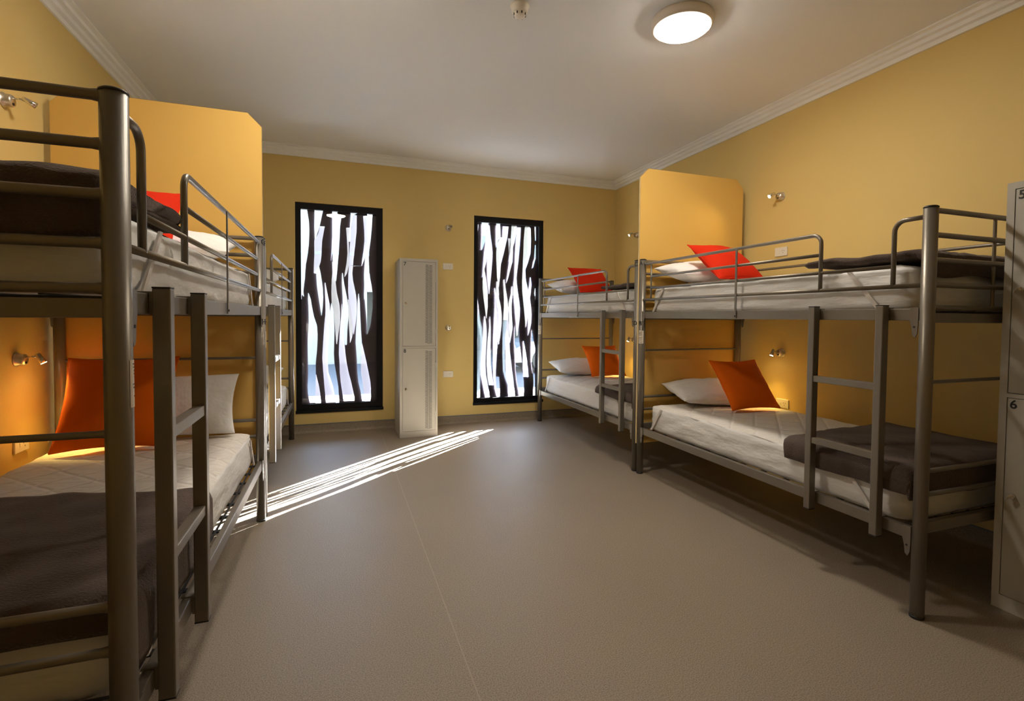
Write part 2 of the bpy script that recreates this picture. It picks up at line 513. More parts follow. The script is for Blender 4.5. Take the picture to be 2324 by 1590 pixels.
SHAPES_RIGHT=[  # white and smoky pieces are added on clear glass to separate the sun streaks
('p',[(2.295,1.511,1.547),(2.202,1.512,1.536),(2.106,1.512,1.527),(1.961,1.51,1.523),(1.898,1.511,1.513)]),
('c',[(2.316,1.583,1.666),(2.242,1.586,1.659),(2.164,1.587,1.647),(2.11,1.585,1.625),(2.003,1.58,1.588)]),
('p',[(2.295,1.661,1.679),(2.163,1.647,1.693),(2.066,1.648,1.709),(1.97,1.648,1.718),(1.873,1.649,1.714),(1.683,1.653,1.699),(1.613,1.661,1.692),(1.496,1.676,1.682)]),
('p',[(2.165,1.632,1.647),(2.064,1.625,1.648),(1.967,1.613,1.648),(1.869,1.606,1.642),(1.772,1.599,1.617),(1.69,1.592,1.6)]),
('w',[(1.777,1.614,1.619),(1.68,1.601,1.638),(1.635,1.598,1.646),(1.538,1.601,1.659),(1.441,1.611,1.662),(1.344,1.625,1.663),(1.207,1.646,1.649)]),
('c',[(2.316,1.761,1.807),(2.17,1.762,1.816),(2.12,1.762,1.782),(2.042,1.762,1.768)]),
('w',[(2.162,1.81,1.839),(2.073,1.77,1.834),(1.975,1.762,1.827),(1.877,1.764,1.823),(1.779,1.77,1.816),(1.687,1.774,1.81),(1.64,1.786,1.804),(1.579,1.794,1.798)]),
('p',[(2.295,1.842,1.913),(2.174,1.836,1.901),(2.075,1.829,1.878),(1.977,1.825,1.856),(1.854,1.816,1.823)]),
('g',[(2.158,1.906,1.943),(2.08,1.913,1.943),(1.982,1.921,1.936),(1.878,1.916,1.922)]),
('w',[(2.314,1.952,2.017),(2.231,1.947,2.013),(2.131,1.94,1.993),(2.032,1.926,1.965),(1.878,1.919,1.922)]),
('p',[(2.067,1.967,1.972),(1.983,1.936,1.971),(1.884,1.924,1.966),(1.784,1.909,1.938),(1.691,1.897,1.915),(1.629,1.889,1.892)]),
('p',[(2.293,2.023,2.068),(2.135,2.006,2.061),(1.986,1.997,2.049),(1.887,1.995,2.04),(1.694,1.989,2.018),(1.622,1.98,2.024),(1.523,1.981,2.038),(1.424,1.986,2.057),(1.325,1.997,2.069),(1.225,2.006,2.066),(1.125,2.018,2.055),(1.0,2.029,2.035)]),
('w',[(2.313,2.121,2.174),(2.289,2.118,2.196),(2.142,2.106,2.2),(1.993,2.103,2.196),(1.893,2.098,2.168),(1.792,2.096,2.131),(1.698,2.092,2.136),(1.651,2.09,2.143),(1.541,2.093,2.171),(1.451,2.102,2.175),(1.401,2.108,2.181),(1.301,2.12,2.179),(1.191,2.132,2.164),(1.105,2.143,2.147)]),
('p',[(1.703,2.195,2.201),(1.623,2.184,2.212),(1.542,2.171,2.206),(1.452,2.167,2.196),(1.352,2.178,2.211),(1.252,2.171,2.22),(1.151,2.17,2.215),(1.075,2.17,2.2),(1.004,2.174,2.177)]),
('c',[(2.311,2.244,2.26),(2.149,2.254,2.262)]),
('c',[(2.093,2.254,2.26),(1.933,2.243,2.262),(1.821,2.221,2.228)]),
('c',[(1.572,2.257,2.263),(1.514,2.248,2.264),(1.434,2.261,2.264)]),
('p',[(1.598,1.51,1.515),(1.487,1.511,1.531),(1.39,1.511,1.546),(1.293,1.512,1.559),(1.196,1.51,1.54),(1.109,1.52,1.526)]),
('t',[(1.342,1.539,1.553),(1.187,1.535,1.573),(1.1,1.533,1.596),(0.958,1.544,1.604),(0.861,1.545,1.598),(0.764,1.538,1.588),(0.665,1.528,1.581),(0.568,1.516,1.574),(0.47,1.517,1.577),(0.372,1.52,1.575),(0.279,1.52,1.573)]),
('p',[(1.08,1.526,1.531),(0.958,1.516,1.543),(0.812,1.512,1.54),(0.715,1.513,1.533),(0.623,1.515,1.519)]),
('p',[(1.231,1.626,1.632),(1.148,1.613,1.646),(1.051,1.609,1.655),(0.958,1.603,1.654),(0.812,1.59,1.646),(0.665,1.576,1.642),(0.542,1.579,1.648),(0.467,1.597,1.664),(0.368,1.618,1.68),(0.279,1.639,1.693)]),
('g',[(1.232,1.692,1.695),(1.1,1.682,1.703),(0.958,1.664,1.704),(0.81,1.654,1.702),(0.663,1.652,1.706),(0.514,1.663,1.727),(0.415,1.682,1.744)]),
('p',[(1.566,1.746,1.752),(1.444,1.745,1.775),(1.345,1.747,1.791),(1.248,1.743,1.802),(1.1,1.736,1.806),(0.957,1.73,1.794),(0.809,1.731,1.782),(0.661,1.732,1.773),(0.538,1.735,1.768),(0.463,1.741,1.769),(0.363,1.759,1.778),(0.278,1.786,1.794)]),
('g',[(1.64,1.771,1.786),(1.542,1.764,1.797),(1.444,1.772,1.803),(1.346,1.788,1.827),(1.248,1.799,1.838),(1.149,1.805,1.839),(1.05,1.801,1.829),(0.957,1.792,1.816),(0.902,1.797,1.802)]),
('c',[(0.512,1.769,1.808),(0.462,1.769,1.811),(0.362,1.778,1.819),(0.278,1.794,1.82)]),
('c',[(0.834,1.705,1.725),(0.736,1.703,1.726),(0.662,1.706,1.726),(0.587,1.719,1.729)]),
('w',[(1.667,1.861,1.868),(1.544,1.859,1.885),(1.446,1.863,1.907),(1.348,1.863,1.918),(1.189,1.854,1.919)]),
('t',[(1.189,1.854,1.904),(1.1,1.847,1.899),(0.956,1.848,1.884),(0.808,1.849,1.881),(0.583,1.856,1.888),(0.508,1.878,1.899),(0.384,1.926,1.934)]),
('p',[(1.348,1.918,1.923),(1.189,1.904,1.925),(1.1,1.894,1.931),(0.956,1.885,1.936),(0.806,1.886,1.944),(0.657,1.89,1.966),(0.556,1.893,1.98),(0.457,1.91,1.994),(0.355,1.921,2.003),(0.27,1.927,2.012)]),
('g',[(1.589,1.963,1.969),(1.497,1.948,1.975),(1.397,1.923,1.965),(1.348,1.921,1.963),(1.249,1.929,1.966),(1.1,1.931,1.978),(1.0,1.939,1.963),(0.916,1.938,1.945)]),
('c',[(1.125,2.01,2.02),(1.075,2.002,2.055),(0.955,1.999,2.058),(0.855,2.004,2.073),(0.704,2.013,2.093),(0.603,2.017,2.102),(0.452,2.034,2.122),(0.35,2.054,2.126),(0.264,2.068,2.122)]),
('d',[(0.939,2.112,2.119),(0.804,2.108,2.143),(0.702,2.107,2.163),(0.601,2.11,2.18),(0.5,2.117,2.187)]),
('c',[(1.072,2.222,2.227),(0.954,2.217,2.241),(0.853,2.216,2.265),(0.7,2.217,2.266),(0.599,2.232,2.265),(0.537,2.243,2.249)]),
('c',[(0.537,2.243,2.268),(0.446,2.25,2.269),(0.257,2.246,2.271)])]

def span(pts, z):
    if z > pts[0][0] or z < pts[-1][0]:
        return None
    for a, b in zip(pts, pts[1:]):
        if a[0] >= z >= b[0]:
            t = 0 if a[0] == b[0] else (a[0]-z)/(a[0]-b[0])
            return (a[1]+(b[1]-a[1])*t, a[2]+(b[2]-a[2])*t)
    return None

def window(name, op, gl, shapes):
    fr = MB()
    y0, y1 = YN+.022, YN+.105
    fr.box(op[0], gl[0], y0, y1, op[2], op[3])
    fr.box(gl[1], op[1], y0, y1, op[2], op[3])
    fr.box(gl[0], gl[1], y0, y1, gl[3], op[3])
    fr.box(gl[0], gl[1], y0, y1, op[2], gl[2])
    # glazing bead and sill nosing
    for k in (0, 1):
        x = gl[k]
        fr.box(x-.006, x+.006, y0-.006, y0+.004, gl[2]-.006, gl[3]+.006)
    fr.box(gl[0], gl[1], y0-.006, y0+.004, gl[3]-.006, gl[3]+.006)
    fr.box(gl[0], gl[1], y0-.006, y0+.004, gl[2]-.006, gl[2]+.006)
    fr.box(op[0]-.004, op[1]+.006, YN-.014, y0+.01, op[2]-.006, op[2]+.024, .003)
    root = struct(fr.build(name, M['frame'], recalc=False))
    yg = YN+.071
    MB().add([(gl[0], yg, gl[2]), (gl[1], yg, gl[2]), (gl[1], yg, gl[3]), (gl[0], yg, gl[3])], [(0, 1, 2, 3)]).build('glass_pane', M['glass'], root)
    yf = YN+.075
    # dark printed film: everything between the light shapes
    rows = int((gl[3]-gl[2])/.006)
    dz = (gl[3]-gl[2])/rows
    def dark(z):
        iv = sorted(s for s in (span(p, z) for k, p in shapes) if s)
        out, x = [], gl[0]
        for a, b in iv:
            if a > x+.0008:
                out.append((x, a))
            x = max(x, b)
        if x < gl[1]-.0008:
            out.append((x, gl[1]))
        return out
    df = MB()
    for i in range(rows):
        za, zb = gl[3]-dz*i, gl[3]-dz*(i+1)
        A, B, C = dark(za-1e-5), dark(zb+1e-5), dark((za+zb)/2)
        if not (len(A) == len(B) == len(C)):
            A = B = C
        for (a0, a1), (b0, b1) in zip(A, B):
            df.add([(a0, yf, za), (a1, yf, za), (b1, yf, zb), (b0, yf, zb)], [(0, 3, 2, 1)])
    df.build('dark_film', M['film_d'], root, recalc=False)
    names = {'w': ('white_sun_mask', 'mask_w'), 'l': ('lilac_film', 'film_l'), 'g': ('grey_film', 'film_g'), 'd': ('violet_film', 'film_v'), 'p': ('pale_lilac_film', 'film_p'), 't': ('smoky_sun_mask', 'mask_t')}  # white and smoky pieces are added sun blockers, not printed film
    for kind, (nm, mk) in names.items():
        mb = MB()
        for j, (k, p) in enumerate(shapes):
            if k != kind:
                continue
            yy = yf+.0006+.0004*j
            for a, b in zip(p, p[1:]):
                n = max(1, int((a[0]-b[0])/.05))
                for q in range(n):
                    t0, t1 = q/n, (q+1)/n
                    L = [(a[e]+(b[e]-a[e])*t0, a[e]+(b[e]-a[e])*t1) for e in range(3)]
                    mb.add([(L[1][0], yy, L[0][0]), (L[2][0], yy, L[0][0]), (L[2][1], yy, L[0][1]), (L[1][1], yy, L[0][1])], [(0, 3, 2, 1)])
        if mb.f:
            mb.build(nm, M[mk], root, recalc=False)
    return root
window('window_1', W1, (-.360, .402, .292, 2.320), SHAPES_LEFT)
window('window_2', W2, (1.515, 2.287, .270, 2.318), SHAPES_RIGHT)

# ------------------------------------------------------------------ bunk beds
LB, BW, RP, HP = 2.01, .945, .0252, 1.683
def bunk(sgn, x0, y0, label, top_letter, low_letter, sticker_far):
    root = thing('bunk_bed', label, 'bunk bed', (x0, y0, 0), 0, 'grey metal bunk beds')
    X = lambda u: sgn*u
    met = M['metal']
    def bx(mb, u0, u1, ya, yb, za, zb, bev=0.):
        a, b = sorted((X(u0), X(u1)))
        return mb.box(a, b, ya, yb, za, zb, bev)
    # posts
    posts = {}
    for u in (0, BW):
        for y in (0, LB):
            c = (X(u), y, 0)
            p = MB().tube([(c[0], y, .012), (c[0], y, HP-.008)], RP, 28).build('post', met, root)
            MB().lathe([(0, HP), (RP*.8, HP), (RP+.0008, HP-.004), (RP+.0008, HP-.0085), (0, HP-.0085)], 28, (c[0], y, 0)).build('post_cap', M['black'], p)
            MB().lathe([(0, .0125), (RP+.0012, .0125), (RP+.0012, .002), (RP, 0), (0, 0)], 28, (c[0], y, 0)).build('foot_pad', M['black'], p)
            posts[(u > 0, y > 0)] = p
    # letters on the corner posts that face the room
    def on_post(mb, y, z, r, ang):
        # wraps flat lettering around the post; ang turns away from the room side, towards the camera end
        out = MB()
        vs = []
        for (a, b, cz) in mb.v:
            th = a/r
            rr = r+.0008+cz
            # room-side direction is (-sgn, 0); reading left to right runs
            phi = ang*sgn+(th if sgn > 0 else th)
            base = PI if sgn > 0 else 0.
            vs.append((rr*math.cos(base+phi), y+rr*math.sin(base+phi), z+b))
        out.v, out.f, out.sm = vs, mb.f, mb.sm
        return out
    ly = LB if top_letter[1] else 0
    pl = posts[(False, ly > 0)]
    on_post(text_mb(top_letter[0], .046), ly, 1.648, RP, top_letter[2]).build('letter', M['ink'], pl)
    on_post(text_mb(low_letter, .046), ly, 1.182, RP, top_letter[2]).build('letter', M['ink'], pl)
    # care sticker wrapped half round a post, rows of tiny print
    sy = LB if sticker_far else 0
    ps = posts[(False, sy > 0)]
    wS, hS, zS = (.062, .10, 1.076)
    sn = 10
    mb = MB()
    vs = []
    for k in range(sn+1):
        a = -wS/2+wS*k/sn
        vs += [(a, -hS/2, 0), (a, hS/2, 0)]
    mb.add(vs, [(2*k, 2*k+2, 2*k+3, 2*k+1) for k in range(sn)])
    st = on_post(mb, sy, zS, RP, .25 if sticker_far else -.8).build('sticker', M['sticker'], ps, recalc=False)
    mb = MB()
    rr = random.Random(3)
    for zz in (.040, .033, .026, .019, .012, -.003, -.010, -.018, -.028, -.040):
        a = -wS/2+.006+rr.random()*.008
        e = wS/2-.006-rr.random()*.010
        while a < e:
            l = .003+rr.random()*.006
            mb.add([(a, zz, .0003), (min(a+l, e), zz, .0003), (min(a+l, e), zz+.0032, .0003), (a, zz+.0032, .0003)], [(0, 1, 2, 3)])
            a += l+.0018
    on_post(mb, sy, zS, RP, .25 if sticker_far else -.8).build('print', M['ink'], ps, recalc=False)
    # ends: tubes between the posts
    for y in (0, LB):
        for z, r in ((1.668, .0112), (1.570, .0112), (1.468, .0112), (1.368, .0112), (1.275, .0112), (.972, .0075), (.605, .0100), (.508, .0100)):
            rail = MB()
            e = RP*.72
            rail.tube([(X(e), y, z), (X(e+.012), y, z), (X(e+.020), y, z), (X(BW-e-.020), y, z), (X(BW-e-.012), y, z), (X(BW-e), y, z)], [r*1.25, r*1.12, r, r, r*1.12, r*1.25], 14, False)
            rail.build('end_rail', met, root)
        for za, zb in ((1.214, 1.254), (.352, .398)):
            bx(MB(), RP*.6, BW-RP*.6, y-.013, y+.013, za, zb, .003).build('end_beam', met, root)
        MB().tube([(X(.415), y, 1.660), (X(.415), y, 1.275)], .0068, 12, False).build('end_spindle', met, root)
    # side rails with hooked mounting plates
    for zt, zb in ((1.272, 1.222), (.366, .316)):
        for u in (0, BW):
            sd_ = 1 if u == 0 else -1
            r_ = bx(MB(), u-.0125, u+.0125, RP+.004, LB-RP-.004, zb, zt, .003).build('side_rail', met, root)
            for y, d in ((0, 1), (LB, -1)):
                ya = y+d*(RP-.002)
                pl_ = MB()
                poly = [(0, zt+.004), (.030, zt+.004), (.034, zb+.010), (.024, zb-.028), (.020, zb-.062), (.010, zb-.070), (.002, zb-.052), (0, zb-.02)]
                uo = u-sd_*.0135
                ui = u-sd_*.0175
                n = len(poly)
                vs = [(X(ui), ya+d*a, z) for a, z in poly]+[(X(uo), ya+d*a, z) for a, z in poly]
                pl_.add(vs, [tuple(range(n)), tuple(range(n, 2*n))[::-1]]+[(k, (k+1) % n, n+(k+1) % n, n+k) for k in range(n)])
                bk = pl_.build('bracket', met, r_)
                MB().tube([(X(ui-sd_*.0001), ya+d*.014, zb-.026), (X(ui-sd_*.0012), ya+d*.014, zb-.026)], .0042, 12).build('bolt_hole', M['slot'], bk)
    # wire base under each mattress
    for zt in (1.262, .356):
        mb = MB()
        for k in range(13):
            y = .08+(LB-.16)*k/12
            bx(mb, .012, BW-.012, y-.012, y+.012, zt-.007, zt-.001)
        for k in range(9):
            u = .03+(BW-.06)*k/8
            bx(mb, u-.004, u+.004, .03, LB-.03, zt-.0008, zt+.003)
        mb.build('mattress_base', M['wire'], root)
    # guard rail on the room side
    r = .0095
    zT, zB = 1.640, 1.366
    u = -.004
    yc = .478
    R = .045
    up_ = Vector((0, 0, 1))
    pth = [(X(u+.006), LB-RP*.7, zT+.012), (X(u), LB-RP-.03, zT)]
    pth += arc((X(u), yc+R, zT-R), R, PI/2, PI, (0, 1, 0), up_)
    pth += [(X(u), yc, zB)]
    MB().tube(pth, r, 14).build('guard_rail', met, root)
    yv = LB-.118
    MB().tube([(X(u), yv, zT), (X(u), yv, zB)], .007, 12).build('guard_post', met, root)
    MB().tube([(X(u), yv, 1.540), (X(u), yc, 1.540)], .0085, 12).build('guard_rail', met, root)
    MB().tube([(X(u), yv, 1.452), (X(u), .135, 1.452)], .0085, 12).build('guard_rail', met, root)
    MB().tube([(X(u), LB-RP*.7, zB), (X(u), RP*.7, zB)], .0095, 12).build('guard_rail', met, root)
    yh = .135
    pth = [(X(u), RP*.7, zT+.002), (X(u), yh-R-.005, zT+.002)]+arc((X(u), yh-R, zT+.002-R), R, PI/2, 0, (0, 1, 0), up_)+[(X(u), yh, zB)]
    MB().tube(pth, r, 14).build('guard_hoop', met, root)
    sp = bx(MB(), u-.016, u-.011, 1.012, 1.026, 1.226, 1.634, .001).build('support_strap', met, root)
    MB().tube([(X(u-.0165), 1.019, 1.240), (X(u-.019), 1.019, 1.240)], .005, 12).build('bolt', M['slot'], sp)
    # guard rail on the wall side
    for z in (1.617, 1.50, 1.385):
        MB().tube([(X(BW), RP*.7, z), (X(BW), LB-RP*.7, z)], .0095, 12, False).build('guard_rail', met, root)
    # ladder hooked outside the rails
    for y in (.152, .478):
        up_r = bx(MB(), -.058, -.020, y-.0165, y+.0165, .288, 1.284, .004).build('ladder_upright', met, root)
        for za in (1.2835, .2845):
            bx(MB(), -.058, -.020, y-.0165, y+.0165, za, za+.004, .001).build('end_cap', M['black'], up_r)
        for zt in (1.272, .366):
            hk = MB()
            bx(hk, -.021, .016, y-.0120, y+.0120, zt+.0005, zt+.0045)
            bx(hk, -.021, -.0135, y-.0120, y+.0120, zt-.052, zt+.0008)
            hk.build('hook', met, up_r)
    for z in (.935, .632):
        bx(MB(), -.054, -.024, .168, .462, z-.016, z+.014, .003).build('rung', met, root)
    return root

BEDS = {}
BEDS['R1'] = bunk(1, 2.247, 1.351, 'grey metal bunk bed on the right nearest the camera, beside the tall grey locker', ('A', True, .35), 'B', True)
BEDS['R2'] = bunk(1, 2.247, 3.431, 'grey metal bunk bed on the right in the far corner by the right window', ('C', False, .35), 'D', True)
BEDS['L1'] = bunk(-1, -.433, 1.261, 'grey metal bunk bed on the left nearest the camera, its post filling the foreground', ('G', True, .35), 'H', False)
BEDS['L2'] = bunk(-1, -.433, 3.341, 'grey metal bunk bed on the left behind the yellow panel, next to the left window', ('E', False, .35), 'F', False)
ORG = {'R1': (1, 2.247, 1.351), 'R2': (1, 2.247, 3.431), 'L1': (-1, -.433, 1.261), 'L2': (-1, -.433, 3.341)}

# ------------------------------------------------------------------ partition panels
def partition(xa, xb, y, label):
    z0, z1, c = .232, 2.395, .072
    t = .008
    poly = [(xa, z0), (xb, z0), (xb, z1-c), (xb-c, z1), (xa+c, z1), (xa, z1-c)]
    n = len(poly)
    vs = [(x, y-t, z) for x, z in poly]+[(x, y+t, z) for x, z in poly]
    root = MB().add(vs, [tuple(range(n)), tuple(range(n, 2*n))[::-1]]+[(k, (k+1) % n, n+(k+1) % n, n+k) for k in range(n)]).build('partition_panel', M['panel'])
    tag(root, label, 'partition', 'yellow panels between the bunks')
    e = MB()
    cx, cz = (xa+xb)/2, (z0+z1)/2
    o = [(x+(.0012 if x > cx else -.0012), z+(.0012 if z > cz else -.0012)) for x, z in poly]
    vs = [(x, y-t*.96, z) for x, z in o]+[(x, y+t*.96, z) for x, z in o]
    e.add(vs, [(k, (k+1) % n, n+(k+1) % n, n+k) for k in range(n)])
    e.build('edging', M['panel_edge'], root)
    return root
partition(2.232, 3.242, 3.396, 'yellow partition panel with clipped corners between the two right bunks')
partition(-1.410, -.418, 3.306, 'yellow partition panel with clipped corners between the two left bunks')

# ------------------------------------------------------------------ mattresses in white protectors
def mattress(key, upper, label):
    sg, x0, y0 = ORG[key]
    zb = 1.266 if upper else .360
    L, Wd, H = 1.865, .865, .192
    root = None
    bm = bmesh.new()
    nu, ny, nz = 24, 56, 9
    # closed rounded slab built from a fine box grid
    vmap = {}
    def P(i, j, k):
        key_ = (i, j, k)
        if key_ in vmap:
            return vmap[key_]
        a, b, c = i/nu*2-1, j/ny*2-1, k/nz*2-1
        u, y, z = a*Wd/2, b*L/2, c*H/2
        # round the vertical corners and soften the top and bottom edges
        ex, ey = Wd/2-.07, L/2-.07
        qx, qy = max(abs(u)-ex, 0), max(abs(y)-ey, 0)
        if qx > 0 and qy > 0:
            m_ = max(qx, qy)
            d_ = math.hypot(qx, qy)
            qx, qy = qx*m_/d_, qy*m_/d_
            u = math.copysign(ex+qx, u)
            y = math.copysign(ey+qy, y)
        sh = 1-.022*abs(c)**3
        u *= sh if abs(a) > .9 else 1
        y *= 1-.010*abs(c)**3 if abs(b) > .9 else 1
        edge = max(abs(a), abs(b))
        if k == nz:
            z -= .010*max(0, (edge-.86)/.14)**2
        q = Vector((u*5+(7 if upper else 0), y*5+sg*3+x0, z*9+y0))
        w_ = noise.noise(q)*.5+noise.noise(q*2.3)*.35
        side = abs(a) > .98 or abs(b) > .98
        if side and k not in (0,):
            lean = noise.noise(Vector((y*9+u*9+z*26, z*16, y0+(2 if upper else 0))))
            off = .008*lean+.006*w_+.004
            if abs(a) > .98:
                u += math.copysign(off, u)
            if abs(b) > .98:
                y += math.copysign(off, y)
        if k == nz:
            z += .004*w_
        v = bm.verts.new((sg*(u+Wd/2+.034), y+L/2+.078, z+zb+H/2))
        vmap[key_] = v
        return v
    def quad(a, b, c, d):
        f = bm.faces.new((a, b, c, d))
        f.smooth = True
    for i in range(nu):
        for j in range(ny):
            quad(P(i, j, 0), P(i, j+1, 0), P(i+1, j+1, 0), P(i+1, j, 0))
            quad(P(i, j, nz), P(i+1, j, nz), P(i+1, j+1, nz), P(i, j+1, nz))
    for k in range(nz):
        for i in range(nu):
            quad(P(i, 0, k), P(i+1, 0, k), P(i+1, 0, k+1), P(i, 0, k+1))
            quad(P(i, ny, k), P(i, ny, k+1), P(i+1, ny, k+1), P(i+1, ny, k))
        for j in range(ny):
            quad(P(0, j, k), P(0, j, k+1), P(0, j+1, k+1), P(0, j+1, k))
            quad(P(nu, j, k), P(nu, j+1, k), P(nu, j+1, k+1), P(nu, j, k+1))
    mb = MB().bm(bm, True)
    root = mb.build('mattress', M['sheet'])
    root.location = (x0, y0, 0)
    tag(root, label, 'mattress', 'mattresses in white protectors')
    zt = zb+H
    # quilted top sheet
    q = MB()
    n1, n2 = 24, 50
    vs, fs = [], []
    for j in range(n2+1):
        for i in range(n1+1):
            a, b = i/n1*2-1, j/n2*2-1
            u, y = a*(Wd/2-.004), b*(L/2-.006)
            ex, ey = Wd/2-.07, L/2-.07
            qx, qy = max(abs(u)-ex, 0), max(abs(y)-ey, 0)
            if qx > 0 and qy > 0:
                m_, d_ = max(qx, qy), math.hypot(qx, qy)
                u = math.copysign(ex+qx*m_/d_, u)
                y = math.copysign(ey+qy*m_/d_, y)
            e = max(abs(a), abs(b))
            z = zt+.006-.016*max(0, (e-.9)/.1)**2
            z += .005*noise.noise(Vector((u*6, y*6+sg, zb*3)))+.003*noise.noise(Vector((u*15, y*15, zb)))
            u += .006*noise.noise(Vector((y*14, zb, sg*4)))*(abs(a) > .95)
            vs.append((sg*(u+Wd/2+.034), y+L/2+.078, z))
    for j in range(n2):
        for i in range(n1):
            k = j*(n1+1)+i
            fs.append((k, k+1, k+n1+2, k+n1+1))
    q.add(vs, fs, True)
    q.build('quilted_top', M['quilt'], root)
    # elastic corner straps and the hem of the fitted skirt
    for ya, yb in ((.27, .13), (L-.17, L-.05)):
        s_ = MB()
        pts = []
        for k in range(8):
            t_ = k/7
            y = ya+(yb-ya)*t_ if ya < 1 else ya+(yb-ya)*t_
            z = zt-.012-(H-.02)*t_
            pts.append((y+.078, z))
        d_ = .011
        vs = []
        for (y, z) in pts:
            vs += [(sg*(.034-.0175), y-d_, z), (sg*(.034-.0175), y+d_, z)]
        for (y, z) in pts:
            vs += [(sg*(.034-.0115), y-d_, z), (sg*(.034-.0115), y+d_, z)]
        n = len(pts)*2
        fs = [(2*k, 2*k+1, 2*k+3, 2*k+2) for k in range(7)]+[(n+2*k, n+2*k+2, n+2*k+3, n+2*k+1) for k in range(7)]
        fs += [(2*k, 2*k+2, n+2*k+2, n+2*k) for k in range(7)]+[(2*k+1, n+2*k+1, n+2*k+3, 2*k+3) for k in range(7)]
        s_.add(vs, fs)
        s_.build('elastic_strap', M['strap'], root)
    return root
for key, nm in (('R1', 'right bunk nearest the camera'), ('R2', 'far right bunk by the window'), ('L1', 'left bunk nearest the camera'), ('L2', 'far left bunk by the left window')):
    mattress(key, False, 'white quilted mattress on the lower berth of the '+nm)
    mattress(key, True, 'white quilted mattress on the upper berth of the '+nm)

# ------------------------------------------------------------------ pillows and cushions
def pad(name, mname, w_, h_, t_, base, ux, uy, seed, corner=.10, wrinkle=.006, sag=0., piping=False, full=.6):
    """a stuffed pad: base = middle of its lower edge, ux along that edge, uy up the face"""
    ux = Vector(ux).normalized()
    uy = Vector(uy)
    uy = (uy-ux*uy.dot(ux)).normalized()
    nz_ = ux.cross(uy)
    base = Vector(base)
    n = 26
    def XY(a, b):
        k1 = 1-corner*(1-b*b)*abs(a)**2
        k2 = 1-corner*(1-a*a)*abs(b)**2
        return a*k1*w_/2, b*k2*h_/2
    def pt(a, b, s):
        x, y = XY(a, b)
        th = (max(0, 1-a*a)**full)*(max(0, 1-b*b)**full)
        q = Vector((x*9+seed, y*9, s*2.))
        wv = noise.noise(q)+.5*noise.noise(q*2.4)
        rad = math.atan2(y, x)
        pull = noise.noise(Vector((math.cos(rad)*5+seed, math.sin(rad)*5, 3.)))
        e = max(abs(a), abs(b))
        z = s*t_/2*th+wrinkle*wv*th**.5+s*wrinkle*1.4*pull*e*th**.4-sag*(x*x)/(w_*w_/4)
        return x, y, z
    vs, fs = [], []
    for s in (1, -1):
        o = len(vs)
        for j in range(n+1):
            for i in range(n+1):
                a, b = math.sin((i/n-.5)*PI), math.sin((j/n-.5)*PI)
                vs.append(pt(a, b, s))
        for j in range(n):
            for i in range(n):
                k = o+j*(n+1)+i
                f = (k, k+1, k+n+2, k+n+1)
                fs.append(f if s > 0 else f[::-1])
    mb = MB()
    mb.add(vs, fs, True)
    R_ = Matrix((ux, uy, nz_)).transposed()
    org = base+uy*h_/2
    mb.v = [tuple(R_ @ Vector(p)) for p in mb.v]
    low = min(p[2] for p in mb.v)
    bm_ = mb.build(name, M[mname])
    bm_.location = org
    if piping:
        loop = []
        for a, b in [(t, -1) for t in [k/10*2-1 for k in range(10)]]+[(1, t) for t in [k/10*2-1 for k in range(10)]]+[(-t, 1) for t in [k/10*2-1 for k in range(10)]]+[(-1, -t) for t in [k/10*2-1 for k in range(11)]]:
            x, y, z = pt(a, b, 1)
            loop.append(tuple(R_ @ Vector((x, y, z))))
        MB().tube(loop, .0035, 8, False).build('piping', M[mname], bm_)
    return bm_

ZL, ZU = .558, 1.463
PG = 'white pillows at the head of the bunks'
CG = 'orange scatter cushions on the bunks'
def pillow(base, ux, uy, seed, label, w_=.70, h_=.385, t_=.170):
    return tag(pad('pillow', 'pillow', w_, h_, t_, base, ux, uy, seed, .06, .010, full=.5), label, 'pillow', PG)
def cushion(mname, base, ux, uy, seed, label, s=.42):
    return tag(pad('cushion', mname, s, s, .145, base, ux, uy, seed, .085, .005, piping=True, full=.55), label, 'cushion', CG)
pillow((2.74, 2.965, ZL+.060), (1, -.16, 0), (0, .95, .20), 1, 'white pillow behind the orange cushion on the lower berth of the near right bunk')
pillow((2.68, 2.955, ZU+.075), (1, .02, 0), (0, .95, .18), 2, 'white pillow behind the red cushion on the upper berth of the near right bunk')
pillow((2.68, 5.045, ZL+.060), (1, -.05, 0), (0, .95, .20), 3, 'white pillow behind the orange cushion on the lower berth of the far right bunk')
pillow((2.66, 5.035, ZU+.075), (1, .02, 0), (0, .95, .18), 4, 'white pillow behind the red cushion on the upper berth of the far right bunk')
pillow((-.90, 3.06, ZL+.020), (1, 0, 0), (0, .40, .90), 5, 'white pillow propped behind the orange cushion on the near left lower berth', .74, .34)
pillow((-.86, 2.84, ZU+.075), (1, .05, 0), (0, .95, .22), 6, 'white pillow on the upper berth of the left bunk in the foreground')
pillow((-.84, 4.90, ZL+.060), (1, 0, 0), (0, .93, .25), 7, 'white pillow on the lower berth of the far left bunk')
pillow((-.84, 4.90, ZU+.075), (1, 0, 0), (0, .95, .2), 8, 'white pillow on the upper berth of the far left bunk')
cushion('cushion_o', (2.82, 2.77, ZL+.022), (1, -.04, 0), (0, .62, .78), 11, 'orange cushion on the lower berth of the near right bunk')
cushion('cushion_r', (2.62, 2.715, ZU+.030), (1, .02, 0), (0, .76, .62), 12, 'red cushion on the upper berth of the near right bunk')
cushion('cushion_o', (2.83, 4.85, ZL+.022), (1, -.04, 0), (0, .64, .76), 13, 'orange cushion on the lower berth of the far right bunk')
cushion('cushion_r', (2.65, 4.81, ZU+.030), (1, .02, 0), (0, .72, .68), 14, 'red cushion on the upper berth of the far right bunk')
